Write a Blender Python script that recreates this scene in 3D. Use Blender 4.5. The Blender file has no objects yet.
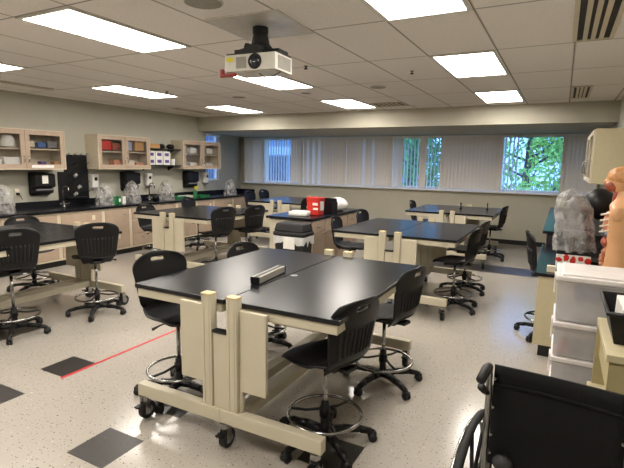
import bpy, math, random
from mathutils import Vector, Matrix
random.seed(7)
PI = math.pi
S = bpy.context.scene
COL = S.collection

# ------------------------------------------------------------------ mesh building
class MB:
    def __init__(s): s.v = []; s.f = []; s.m = []
    def add(s, vs, fs, mi=0):
        o = len(s.v); s.v += [tuple(p) for p in vs]
        for f in fs: s.f.append([o + i for i in f]); s.m.append(mi)
        return s
    def box(s, x0, x1, y0, y1, z0, z1, mi=0):
        x0, x1 = min(x0, x1), max(x0, x1); y0, y1 = min(y0, y1), max(y0, y1); z0, z1 = min(z0, z1), max(z0, z1)
        return s.add([(x0,y0,z0),(x1,y0,z0),(x1,y1,z0),(x0,y1,z0),(x0,y0,z1),(x1,y0,z1),(x1,y1,z1),(x0,y1,z1)],
                     [(0,3,2,1),(4,5,6,7),(0,1,5,4),(1,2,6,5),(2,3,7,6),(3,0,4,7)], mi)
    def frus(s, r0, z0, r1, z1, mi=0):          # r = (x0,x1,y0,y1) at z0 and z1
        a, b = r0, r1
        return s.add([(a[0],a[2],z0),(a[1],a[2],z0),(a[1],a[3],z0),(a[0],a[3],z0),(b[0],b[2],z1),(b[1],b[2],z1),(b[1],b[3],z1),(b[0],b[3],z1)],
                     [(0,3,2,1),(4,5,6,7),(0,1,5,4),(1,2,6,5),(2,3,7,6),(3,0,4,7)], mi)
    def tube(s, pts, r, n=10, mi=0, closed=False):
        pts = [Vector(p) for p in pts]; rings = []; N = len(pts)
        rr = r if isinstance(r, (list, tuple)) else [r] * N
        ref = None
        for i, p in enumerate(pts):
            if closed: t = pts[(i+1) % N] - pts[i-1]
            elif i == 0: t = pts[1] - p
            elif i == N-1: t = p - pts[i-1]
            else: t = pts[i+1] - pts[i-1]
            t = t.normalized()
            if ref is None: ref = Vector((0,0,1)) if abs(t.z) < .9 else Vector((1,0,0))
            a = (ref - t * ref.dot(t)).normalized(); b = t.cross(a); ref = a
            rings.append([p + (a*math.cos(2*PI*k/n) + b*math.sin(2*PI*k/n)) * rr[i] for k in range(n)])
        vs = [q for g in rings for q in g]; fs = []
        for i in range(N if closed else N-1):
            j = (i+1) % N
            for k in range(n): fs.append((i*n+k, i*n+(k+1)%n, j*n+(k+1)%n, j*n+k))
        if not closed: fs.append(tuple(range(n))[::-1]); fs.append(tuple((N-1)*n+k for k in range(n)))
        return s.add(vs, fs, mi)
    def ring(s, c, R, r, n=36, k=8, mi=0, axis='z'):
        P = []
        for i in range(n):
            a = 2*PI*i/n; u, w = R*math.cos(a), R*math.sin(a)
            P.append({'z':(c[0]+u,c[1]+w,c[2]),'x':(c[0],c[1]+u,c[2]+w),'y':(c[0]+u,c[1],c[2]+w)}[axis])
        return s.tube(P, r, k, mi, True)
    def lathe(s, c, prof, n=24, mi=0):           # prof [(r,z)], around z through c
        vs = []; fs = []
        for (r, z) in prof:
            for k in range(n): vs.append((c[0]+r*math.cos(2*PI*k/n), c[1]+r*math.sin(2*PI*k/n), c[2]+z))
        for i in range(len(prof)-1):
            for k in range(n): fs.append((i*n+k, i*n+(k+1)%n, (i+1)*n+(k+1)%n, (i+1)*n+k))
        fs.append(tuple(range(n))[::-1]); fs.append(tuple((len(prof)-1)*n+k for k in range(n)))
        return s.add(vs, fs, mi)
    def ell(s, c, rx, ry, rz, n=16, mi=0, jit=0):
        prof = n//2; vs = [(c[0],c[1],c[2]-rz)]; fs = []
        for i in range(1, prof):
            a = -PI/2 + PI*i/prof
            for k in range(n):
                j = 1 + random.uniform(-jit, jit)
                vs.append((c[0]+rx*j*math.cos(a)*math.cos(2*PI*k/n), c[1]+ry*j*math.cos(a)*math.sin(2*PI*k/n), c[2]+rz*j*math.sin(a)))
        vs.append((c[0],c[1],c[2]+rz)); L = len(vs)-1
        for k in range(n): fs.append((0, 1+(k+1)%n, 1+k)); fs.append((L, 1+(prof-2)*n+k, 1+(prof-2)*n+(k+1)%n))
        for i in range(prof-2):
            for k in range(n): fs.append((1+i*n+k, 1+i*n+(k+1)%n, 1+(i+1)*n+(k+1)%n, 1+(i+1)*n+k))
        return s.add(vs, fs, mi)
    def grid(s, fn, nu, nv, skip=None, mi=0):
        vs = [fn(i/nu, j/nv) for j in range(nv+1) for i in range(nu+1)]; fs = []
        for j in range(nv):
            for i in range(nu):
                if skip and skip(i, j): continue
                a = j*(nu+1)+i; fs.append((a, a+1, a+nu+2, a+nu+1))
        return s.add(vs, fs, mi)
    def build(s, name, mats, parent=None, smooth=False, bevel=0, solid=0, sub=0, loc=None, rot=None):
        me = bpy.data.meshes.new(name); me.from_pydata(s.v, [], s.f)
        if not isinstance(mats, (list, tuple)): mats = [mats]
        for m in mats: me.materials.append(m)
        for p, mi in zip(me.polygons, s.m): p.material_index = mi; p.use_smooth = smooth
        me.update()
        o = bpy.data.objects.new(name, me); COL.objects.link(o)
        if solid: m = o.modifiers.new('Solidify', 'SOLIDIFY'); m.thickness = solid; m.offset = 0
        if bevel:
            m = o.modifiers.new('Bevel', 'BEVEL'); m.width = bevel; m.segments = 2; m.limit_method = 'ANGLE'; m.angle_limit = .6
        if sub: m = o.modifiers.new('Subdivision', 'SUBSURF'); m.levels = sub; m.render_levels = sub
        if parent: o.parent = parent
        if loc: o.location = loc
        if rot: o.rotation_euler = rot
        return o

def tag(o, label, cat, group=None, kind=None):
    o['label'] = label; o['category'] = cat
    if group: o['group'] = group
    if kind: o['kind'] = kind
    return o
def thing(name, label, cat, loc=(0,0,0), rz=0, group=None):
    o = bpy.data.objects.new(name, None); COL.objects.link(o); o.empty_display_size = .1
    o.location = loc; o.rotation_euler = (0,0,rz)
    return tag(o, label, cat, group)
def struct(o): o['kind'] = 'structure'; return o
def kids(o): return list(o.children)
def dup(root, loc=None, rz=None, label=None, group=None):
    def rec(o, p):
        c = o.copy(); COL.objects.link(c); c.parent = p
        for ch in kids(o): rec(ch, c)
        return c
    c = rec(root, None)
    if loc is not None: c.location = loc
    if rz is not None: c.rotation_euler = (0,0,rz)
    if label: c['label'] = label
    if group: c['group'] = group
    return c

# ------------------------------------------------------------------ materials
def lin(h):
    if isinstance(h, str):
        h = [int(h[i:i+2], 16)/255 for i in (0,2,4)]
    return tuple((c/12.92 if c <= .04045 else ((c+.055)/1.055)**2.4) for c in h)
def newmat(name):
    m = bpy.data.materials.new(name); m.use_nodes = True
    return m, m.node_tree, m.node_tree.nodes['Principled BSDF']
def mat(name, col, rough=.5, metal=0, var=.06, scale=20, spec=.5, bump=0, coat=0, vec='Object'):
    m, t, b = newmat(name); L = t.links; c = lin(col)
    tc = t.nodes.new('ShaderNodeTexCoord'); nz = t.nodes.new('ShaderNodeTexNoise'); nz.inputs['Scale'].default_value = scale
    nz.inputs['Detail'].default_value = 3
    L.new(tc.outputs[vec], nz.inputs['Vector'])
    r = t.nodes.new('ShaderNodeValToRGB'); e = r.color_ramp.elements
    e[0].color = tuple(x*(1-var) for x in c) + (1,); e[1].color = tuple(min(1, x*(1+var)) for x in c) + (1,)
    e[0].position = .3; e[1].position = .7
    L.new(nz.outputs['Fac'], r.inputs['Fac']); L.new(r.outputs['Color'], b.inputs['Base Color'])
    b.inputs['Roughness'].default_value = rough; b.inputs['Metallic'].default_value = metal
    b.inputs['Specular IOR Level'].default_value = spec
    if coat: b.inputs['Coat Weight'].default_value = coat; b.inputs['Coat Roughness'].default_value = .1
    if bump:
        bp = t.nodes.new('ShaderNodeBump'); bp.inputs['Strength'].default_value = bump; bp.inputs['Distance'].default_value = .002
        L.new(nz.outputs['Fac'], bp.inputs['Height']); L.new(bp.outputs['Normal'], b.inputs['Normal'])
    return m
def emit(name, col, st):
    m, t, b = newmat(name); b.inputs['Base Color'].default_value = (.8,.8,.8,1)
    b.inputs['Emission Color'].default_value = lin(col)+(1,); b.inputs['Emission Strength'].default_value = st
    return m
def math_node(t, op, a, b=None):
    n = t.nodes.new('ShaderNodeMath'); n.operation = op
    for i, x in enumerate((a, b)):
        if x is None: continue
        if isinstance(x, (int, float)): n.inputs[i].default_value = x
        else: t.links.new(x, n.inputs[i])
    return n.outputs[0]
def grid_mask(t, ox, px, oy, py, w):
    tc = t.nodes.new('ShaderNodeTexCoord'); sp = t.nodes.new('ShaderNodeSeparateXYZ'); t.links.new(tc.outputs['Object'], sp.inputs[0])
    res = []
    for out, o, p in ((sp.outputs[0], ox, px), (sp.outputs[1], oy, py)):
        a = math_node(t, 'SUBTRACT', out, o); a = math_node(t, 'DIVIDE', a, p); a = math_node(t, 'FRACT', a)
        a = math_node(t, 'SUBTRACT', a, .5); a = math_node(t, 'ABSOLUTE', a)
        res.append(math_node(t, 'GREATER_THAN', a, .5 - w/(2*p)))
    return math_node(t, 'MAXIMUM', *res), tc
def mix(t, fac, a, b):
    n = t.nodes.new('ShaderNodeMix'); n.data_type = 'RGBA'
    if isinstance(fac, float): n.inputs[0].default_value = fac
    else: t.links.new(fac, n.inputs[0])
    for i, x in ((6, a), (7, b)):
        if isinstance(x, tuple): n.inputs[i].default_value = x + (1,)
        else: t.links.new(x, n.inputs[i])
    return n.outputs[2]
def speck(t, tc, scale, thr):
    v = t.nodes.new('ShaderNodeTexNoise'); v.inputs['Scale'].default_value = scale; v.inputs['Detail'].default_value = 1
    t.links.new(tc.outputs['Object'], v.inputs['Vector'])
    return math_node(t, 'GREATER_THAN', v.outputs['Fac'], thr)

def floor_mat(name, base, dark, lite, rough):
    m, t, b = newmat(name); g, tc = grid_mask(t, -3.6735, .3048, 2.1994, .3048, .003)
    nz = t.nodes.new('ShaderNodeTexNoise'); nz.inputs['Scale'].default_value = 2.2; nz.inputs['Detail'].default_value = 6; t.links.new(tc.outputs['Object'], nz.inputs['Vector'])
    c0 = mix(t, nz.outputs['Fac'], tuple(x*.97 for x in lin(base)), tuple(min(1, x*1.03) for x in lin(base)))
    c1 = mix(t, speck(t, tc, 65, .685), c0, lin(dark)); c1 = mix(t, speck(t, tc, 48, .735), c1, lin(lite))
    gf = math_node(t, 'MULTIPLY', g, .22)
    c2 = mix(t, gf, c1, tuple(x*.55 for x in lin(base)))
    t.links.new(c2, b.inputs['Base Color'])
    rr = math_node(t, 'MULTIPLY', nz.outputs['Fac'], .06); rr = math_node(t, 'ADD', rr, rough-.03); t.links.new(rr, b.inputs['Roughness'])
    return m
def ceiling_mat():
    m, t, b = newmat('ceiling_tile'); g, tc = grid_mask(t, 0, .6096, .9684, 1.2192, .007)
    g2, _ = grid_mask(t, 0, .6096, .9684, 1.2192, .024)
    c = mix(t, speck(t, tc, 130, .62), lin('f0ebe6'), lin('e4ded7'))
    rimv = math_node(t, 'MULTIPLY', g2, .35)
    c = mix(t, rimv, c, lin('857c73')); c = mix(t, g, c, lin('6a625a'))
    t.links.new(c, b.inputs['Base Color']); b.inputs['Roughness'].default_value = .9
    nz = t.nodes.new('ShaderNodeTexNoise'); nz.inputs['Scale'].default_value = 90; t.links.new(tc.outputs['Object'], nz.inputs['Vector'])
    bp = t.nodes.new('ShaderNodeBump'); bp.inputs['Strength'].default_value = .25; bp.inputs['Distance'].default_value = .004
    t.links.new(nz.outputs['Fac'], bp.inputs['Height']); t.links.new(bp.outputs['Normal'], b.inputs['Normal'])
    return m
def see_through(name, col, transp, rough=.2, jit=0):
    m, t, b = newmat(name); b.inputs['Base Color'].default_value = lin(col)+(1,); b.inputs['Roughness'].default_value = rough
    tr = t.nodes.new('ShaderNodeBsdfTransparent'); mx = t.nodes.new('ShaderNodeMixShader')
    out = t.nodes['Material Output']; mx.inputs[0].default_value = transp
    if jit:
        tc = t.nodes.new('ShaderNodeTexCoord'); nz = t.nodes.new('ShaderNodeTexNoise'); nz.inputs['Scale'].default_value = 14; t.links.new(tc.outputs['Object'], nz.inputs['Vector'])
        a = math_node(t, 'SUBTRACT', nz.outputs['Fac'], .5); a = math_node(t, 'MULTIPLY', a, jit); a = math_node(t, 'ADD', a, transp); t.links.new(a, mx.inputs[0])
    t.links.new(b.outputs[0], mx.inputs[1]); t.links.new(tr.outputs[0], mx.inputs[2]); t.links.new(mx.outputs[0], out.inputs[0])
    return m
def blind_mat():
    m, t, b = newmat('blind_fabric'); b.inputs['Base Color'].default_value = lin('f2e6d2')+(1,); b.inputs['Roughness'].default_value = .7
    tr = t.nodes.new('ShaderNodeBsdfTranslucent'); tr.inputs[0].default_value = lin('c9c6c4')+(1,)
    mx = t.nodes.new('ShaderNodeMixShader'); mx.inputs[0].default_value = .06
    t.links.new(b.outputs[0], mx.inputs[1]); t.links.new(tr.outputs[0], mx.inputs[2]); t.links.new(mx.outputs[0], t.nodes['Material Output'].inputs[0])
    return m

M = dict(
 wall=mat('wall_paint', 'b3b0a2', .75, var=.03, scale=3), soff=mat('soffit_paint', 'b4af9f', .75, var=.03, scale=3),
 frame=mat('window_frame', 'efebe2', .45), sill=mat('sill_paint', 'efebe2', .4),
 cream=mat('cream_metal', 'c3bba5', .42, var=.03, scale=6), cap=mat('cream_cap', 'cdb98f', .5),
 top=mat('black_epoxy', '121318', .25, var=.25, scale=9, spec=.36), topedge=mat('black_edge', '0c0c0d', .5),
 blk=mat('black_plastic', '0d0d0f', .42, var=.2, scale=30, spec=.35), blk2=mat('black_matt', '141416', .6, var=.2),
 rubber=mat('rubber', '0b0b0c', .55), chrome=mat('chrome', 'a6a6a4', .18, 1), steel=mat('steel', '9a9a98', .3, 1),
 wood=mat('laminate', 'ad9884', .5, var=.05, scale=14), woodlt=mat('cream_laminate', 'cfc3ac', .5, var=.04, scale=10),
 white=mat('white_plastic', 'dcdad4', .4), paper=mat('paper', 'e4e2dc', .7), red=mat('red_plastic', 'c0281c', .35),
 kick=mat('black_base', '15130f', .6), plate=mat('ceiling_plate', 'e0ddd6', .2, .1), green=mat('green_plastic', '1f6b3c', .4),
 purple=mat('purple_box', '5a4a86', .5), blue=mat('blue_plastic', '3b5f9a', .4), orange=mat('kraft', 'b98a55', .6), yellow=mat('yellow_plastic', 'e0d428', .4),
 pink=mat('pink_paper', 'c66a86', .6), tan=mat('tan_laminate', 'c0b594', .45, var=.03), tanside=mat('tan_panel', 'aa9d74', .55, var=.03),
 tape=mat('red_tape', 'b8262a', .5), fabric=mat('wheelchair_vinyl', '0b0b0c', .75, var=.2, scale=60, bump=.3, spec=.25), grey=mat('grey_plastic', '77767a', .4),
 skin=mat('model_skin', 'd2a074', .42, var=.05, scale=7), organ=mat('organ_red', 'a0503a', .35, var=.2, scale=18), organ2=mat('organ_pink', 'c28466', .35, var=.15, scale=20),
 bone=mat('bone_white', 'd9cdb8', .4), brain=mat('brain_tan', 'c08a58', .45, var=.15, scale=30, bump=.8), vein=mat('vein_blue', '8fa3bd', .4),
 glass=see_through('window_glass', 'e8f0f4', .93, .03), cglass=see_through('cabinet_glass', '4a463f', .88, .06),
 bag=see_through('clear_plastic', 'c9c7c5', .66, .16, .9), liner=see_through('bin_liner', 'e2e2e2', .25, .3, .3),
 bin=see_through('frosted_plastic', 'cfccce', .60, .25, .12), binlid=mat('white_lid', 'dcd6d4', .38),
 diff=None, slot=mat('dark_slot', '1c1a17', .7), tread=mat('tyre', '1a1a1b', .7), bark=mat('bark', '4a3d30', .9, var=.3, scale=12),
 leaf=mat('leaf', '93c24a', .5, var=.45, scale=1.5), leaf2=mat('leaf_dark', '5f9a4a', .5, var=.45, scale=1.5), grass=mat('grass', '48663a', .9, var=.3),
 facade=mat('facade', '8a93a6', .8), faceglass=mat('facade_glass', '33435c', .2), facelite=mat('facade_band', 'c9cfda', .7), blind=blind_mat(), gauge=mat('projector_white', 'd9d6cc', .4), grille=mat('grille', '98958c', .6),
)
M['diff'] = emit('light_diffuser', 'fff8ee', 20.0)
M['floor'] = floor_mat('vinyl_floor', 'a9a299', '524c45', 'c9c3ba', .17)
M['dtile'] = floor_mat('dark_vinyl', '322f2d', '1a1918', '605c59', .35)
M['ceil'] = ceiling_mat()

# ------------------------------------------------------------------ setting
XL, XR, YF, ZC, YB = -7.647, .69, 11.226, 2.742, -2.4
YS = 8.70; ZS = 2.42
XC = -8.3                                        # recess corner on the left
m = MB(); m.box(-9.0, 1.2, YB-.2, YF+.3, -.2, 0)
def dark(i, j, w=1, d=1):
    x = -3.6735 + .3048*i; y = 2.1994 + .3048*j; m.box(x, x+.3048*w, y, y+.3048*d, -.01, .0012, 1)
for i, j in ((0,0),(0,-2),(4,-2),(4,0),(8,0),(-4,0),(-4,1)): dark(i, j)
dark(5, 19, 9, 2)
struct(m.build('floor', [M['floor'], M['dtile']]))
struct(MB().box(-9.0, 1.2, YB-.2, YF+.3, ZC, ZC+.15).build('ceiling', M['ceil']))
YA = 8.95
struct(MB().box(XL-.15, XL, YB, YA, 0, ZC).build('wall_left', M['wall']))
struct(MB().box(XR, XR+.15, YB, YF+.2, 0, ZC).build('wall_right', M['wall']))
struct(MB().box(-8.6, 1, YB-.15, YB, 0, ZC).build('wall_back', M['wall']))
WZ0, WZ1 = 1.165, 2.395
WX = [-8.05, -7.43, -6.18, -4.93, -3.70, -2.50, -1.21, -.01, .6]
m = MB(); m.box(-8.6, 1, YF, YF+.2, 0, WZ0); m.box(-8.6, 1, YF, YF+.2, WZ1, ZC)
m.box(-8.6, WX[0], YF, YF+.2, WZ0, WZ1); m.box(WX[-1], 1, YF, YF+.2, WZ0, WZ1)
struct(m.build('wall_far', mat('far_wall_paint', 'c0bba9', .75, var=.03, scale=3)))
struct(MB().box(-8.6, XR, YS, YF, ZS, ZC).build('wall_soffit', M['soff'], bevel=.004))
# recessed left wall with its window (runs obliquely to the far corner)
Lr = math.hypot(XC-XL, YF-YA); ang = math.atan2(YF-YA, XC-XL)
def recess(o): o.location = (XL, YA, 0); o.rotation_euler = (0,0,ang); return o
w0, w1 = .03, .78
m = MB(); m.box(0, w0, 0, .15, 0, ZS); m.box(w1, Lr, 0, .15, 0, ZS); m.box(w0, w1, 0, .15, 0, 1.25); m.box(w0, w1, 0, .15, 2.395, ZS)
struct(recess(m.build('wall_recess', M['wall'])))
m = MB()
for a, b, c, d in ((w0, w0+.04, 1.25, 2.395), (w1-.04, w1, 1.25, 2.395), (w0, w1, 1.25, 1.29), (w0, w1, 2.355, 2.395), (w0, w1, 1.75, 1.79)): m.box(a, b, .05, .1, c, d)
o = struct(recess(m.build('window_9', M['frame'])))
MB().box(w0+.04, w1-.04, .07, .076, 1.29, 2.355).build('pane', M['glass'], o)
# far wall windows
for k in range(8):
    a, b = WX[k], WX[k+1]; m = MB()
    m.box(a-.03, a+.03, YF-.125, YF+.1, WZ0, WZ1); m.box(b-.028, b+.028, YF-.123, YF+.1, WZ0, WZ1)
    m.box(a+.03, b-.028, YF+.02, YF+.1, WZ0, WZ0+.05); m.box(a+.03, b-.028, YF+.02, YF+.1, WZ1-.05, WZ1)
    o = struct(m.build('window_%d' % (k+1), M['frame']))
    MB().box(a+.03, b-.028, YF+.06, YF+.066, WZ0+.05, WZ1-.05).build('pane', M['glass'], o)
struct(MB().box(-8.1, .65, YF-.15, YF+.03, WZ0-.035, WZ0).build('trim_1', M['sill'], bevel=.006))
struct(MB().box(-8.25, XR, YF-.015, YF, 0, .1).build('baseboard_far', M['kick']))
struct(MB().box(XL, XL+.015, YB, 2.2, 0, .1).build('baseboard_left', M['kick']))
struct(MB().box(XR-.015, XR, YB, 4.6, 0, .1).build('baseboard_right', M['kick']))

# vertical blinds
def blind(k, a, b, fn, label):
    t = thing('vertical_blind', label, 'window blind', (a, YF-.10, WZ0), 0, 'vertical blinds along the window wall')
    h = WZ1-WZ0
    MB().box(0, b-a, -.03, .03, h-.045, h).build('headrail', M['frame'], t)
    n = max(2, int(round((b-a)/.0825)))
    me = None
    for i in range(n):
        u = (i+.5)/n; angd = fn(u)
        if me is None:
            me = MB().grid(lambda p, q: ((p-.5)*.089, .004*math.sin(PI*p), .015+q*(h-.06)), 4, 1).build('slat', M['blind'], t, smooth=True)
            o = me
        else: o = me.copy(); COL.objects.link(o); o.parent = t
        o.location = (u*(b-a), 0, 0); o.rotation_euler = (0,0,math.radians(angd))
    return t
BL = [(lambda u: 12 if u < .5 else 42, 'leftmost vertical blind of the window wall, beige and mostly closed'),
      (lambda u: 100 if u < .75 else 35, 'vertical blind turned open on the building outside, left of the window wall'),
      (lambda u: (55 if int(u*15) % 2 else 14) if u < .55 else 8, 'vertical blind next to the right of the open blind that shows the building'),
      (lambda u: 55 if .3 < u < .75 and int(u*15) % 2 else 12, 'vertical blind in the middle of the window wall, closed with blue slits'),
      (lambda u: 45 if u < .25 else (90 if u < .6 else (8 if u < .72 else 88)), 'half open vertical blind with greenery showing either side of a closed strip'),
      (lambda u: 8, 'wide fully closed beige vertical blind left of the tree window'),
      (lambda u: 75 if u < .3 else 92, 'vertical blind turned open on the green tree outside'),
      (lambda u: 10, 'rightmost closed vertical blind beside the wall cabinet')]
for k in range(8): blind(k, WX[k]+.035, WX[k+1]-.035, *BL[k])
t = thing('vertical_blind', 'narrow vertical blind in the side window behind the last left cabinet', 'window blind', (0,0,0), 0, 'vertical blinds along the window wall')
recess(t)
MB().box(w0, w1, -.05, -.005, 2.34, 2.39).build('headrail', M['frame'], t)
for i in range(5):
    MB().grid(lambda p, q: ((p-.5)*.085, 0, 1.27+q*1.07), 2, 1).build('slat', M['blind'], t, loc=(w0+.06+i*.082, -.03, 0), rot=(0,0,.35))

# ------------------------------------------------------------------ ceiling fittings
lights = {(-6,0):'nearest of the left row, top left', (-6,2):'behind the projector', (-6,4):'third of the middle row near the soffit',
 (-2,0):'at the top edge right of the projector', (-2,2):'middle of the right row', (-2,4):'farthest of the right row near the vent',
 (-10,0):'cut by the left edge of the photo', (-10,2):'middle of the row by the left wall', (-10,4):'farthest back on the left near the soffit',
 (-6,-2):'added unseen for lighting, camera end of middle row', (-2,-2):'added unseen for lighting over the camera', (-10,-2):'added unseen for lighting in the near left corner'}  # this last row is out of view, added to light the room
proto = None
for (i, j), w in lights.items():
    x = .6096*i; y = 2.1876+1.2192*j; lab = 'recessed white ceiling light panel, ' + w
    if proto is None:
        t = proto = thing('ceiling_light', lab, 'ceiling light', (x, y, ZC-.004), 0, 'recessed ceiling light panels')
        f = MB(); f.box(.006,.6036,.006,.038,-.008,.003); f.box(.006,.6036,1.181,1.2132,-.008,.003); f.box(.006,.038,.038,1.181,-.008,.003); f.box(.5716,.6036,.038,1.181,-.008,.003)
        f.build('light_frame', M['white'], t)
        MB().box(.038,.5716,.038,1.181,-.004,.002).build('diffuser', M['diff'], t)
    else: dup(proto, (x, y, ZC-.004), 0, lab)
for x, y, r, w in ((-2.16,2.53,.13,'above the projector at the top edge'),(-3.52,1.85,.12,'at the top left corner'),(-4.66,2.5,.12,'at the left edge below the corner one'),
                 (-2.285,6.17,.11,'between the two right light rows'),(-4.66,6.27,.11,'left of the projector light, far back'),(-3.45,6.29,.08,'small one before the soffit')):
    t = thing('ceiling_speaker', 'round grey ceiling speaker grille ' + w, 'speaker', (x, y, ZC), 0, 'round ceiling speakers')
    MB().lathe((0,0,-.008), [(r,.008),(r,.002),(r*.96,0),(r*.94,0)], 28).build('speaker_rim', M['white'], t, smooth=True)
    MB().lathe((0,0,-.0085), [(r*.93,.003),(r*.93,0),(.001,-.002)], 28).build('grille', M['grille'], t)
for x, y, w in ((-1.566,5.28,'left of the right light row'),(-5.29,5.35,'over the left wall lights'),(-2.52,4.58,'right of the projector')):
    t = thing('sprinkler_head', 'small dark sprinkler head hanging from the ceiling ' + w, 'sprinkler', (x, y, ZC), 0, 'ceiling sprinkler heads')
    MB().lathe((0,0,-.035), [(.01,0),(.022,.004),(.022,.008),(.008,.012),(.008,.03),(.026,.034),(.026,.035)], 14).build('sprinkler_body', M['blk2'], t)
def vent(x0, x1, y0, y1, n, lab, axis='y'):
    t = thing('ceiling_vent', lab, 'vent', ((x0+x1)/2, (y0+y1)/2, ZC)); w, d = (x1-x0)/2, (y1-y0)/2
    MB().box(-w, w, -d, d, -.004, 0).build('vent_backing', M['slot'], t)
    f = MB(); f.box(-w,w,-d,-d+.03,-.012,-.002); f.box(-w,w,d-.03,d,-.012,-.002); f.box(-w,-w+.03,-d+.03,d-.03,-.012,-.002); f.box(w-.03,w,-d+.03,d-.03,-.012,-.002)
    f.build('vent_frame', M['woodlt'], t)
    for k in range(1, n):
        x = -w + .03 + (2*w-.06)*k/n
        MB().box(x-.016, x+.016, -d+.03, d-.03, -.011, -.003).build('slat', M['woodlt'], t)
vent(-.02, .265, 3.2, 4.56, 4, 'large slotted air vent in the ceiling at the top right corner')
vent(.01, .25, 7.05, 8.2, 4, 'smaller slotted air vent in the ceiling near the soffit on the right')
vent(-3.0, -2.46, 7.72, 8.2, 6, 'flush grey return vent in the ceiling by the far light')
vent(-6.86, -6.74, 2.6, 4.55, 1, 'long thin slot diffuser in the ceiling near the left edge')
vent(-6.9, -6.78, 7.1, 8.2, 1, 'long thin slot diffuser in the ceiling over the last left cabinets')

# projector
t = thing('projector', 'white ceiling projector with a round black lens on a black mount', 'projector', (-2.12, 3.13, ZC), math.radians(4))
MB().box(-.305,.305,-.30,.31,-.012,0).build('ceiling_plate', M['plate'], t)
m = MB(); m.lathe((0,0,-.12), [(.035,0),(.035,.05),(.06,.06),(.06,.105),(.02,.108)], 16); m.lathe((0,0,-.2), [(.05,0),(.075,.02),(.075,.05),(.05,.075),(.03,.08)], 16)
m.box(-.17,-.02,-.10,.04,-.222,-.185); m.box(.03,.2,-.08,.07,-.222,-.195); m.box(-.06,.06,-.14,.10,-.222,-.17); m.lathe((0,0,-.185),[(.085,0),(.095,.02),(.07,.05),(.06,.1),(.05,.13)],14); m.box(-.11,-.08,-.05,.0,-.18,-.13); m.tube([(-.12,-.03,-.2),(-.16,-.03,-.17),(-.1,0,-.15),(-.03,0,-.15)], .007)
m.build('mount', M['blk2'], t)
m = MB(); m.box(-.215,.215,-.16,.11,-.355,-.235); m.box(-.19,.19,-.14,.09,-.362,-.355)
body = m.build('projector_body', M['gauge'], t, bevel=.012)
MB().box(-.212,.212,-.15,.10,-.236,-.222).build('top_cover', M['blk2'], t, bevel=.004)
lens = MB(); lens.tube([(.045,-.15,-.292),(.045,-.168,-.292)], .056, 28)
lens = lens.build('lens', M['blk'], t, smooth=False, bevel=.004)
MB().tube([(.045,-.165,-.292),(.045,-.172,-.292)], [.042,.03], 24).build('lens_glass', mat('lens_glass','20242c',.05,spec=1), lens, smooth=True)
MB().box(-.115,-.03,-.164,-.158,-.335,-.255).build('front_grille', M['grille'], t)
MB().box(.212,.219,-.12,.08,-.34,-.25).build('side_grille', M['grille'], t)
MB().box(-.2,-.14,-.164,-.158,-.285,-.255).build('yellow_sticker', M['yellow'], t)
m = MB(); m.box(-.27,-.235,-.155,-.13,-.375,-.33); m.box(-.27,-.13,-.16,-.125,-.39,-.365)
m.build('red_lock', mat('dark_red','8a2018',.4), t, bevel=.006)
MB().tube([(.05,-.1,-.37),(.1,-.12,-.4),(.16,-.1,-.395),(.2,-.05,-.36)], .004, 6).build('cable', M['rubber'], t, smooth=True)

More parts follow.
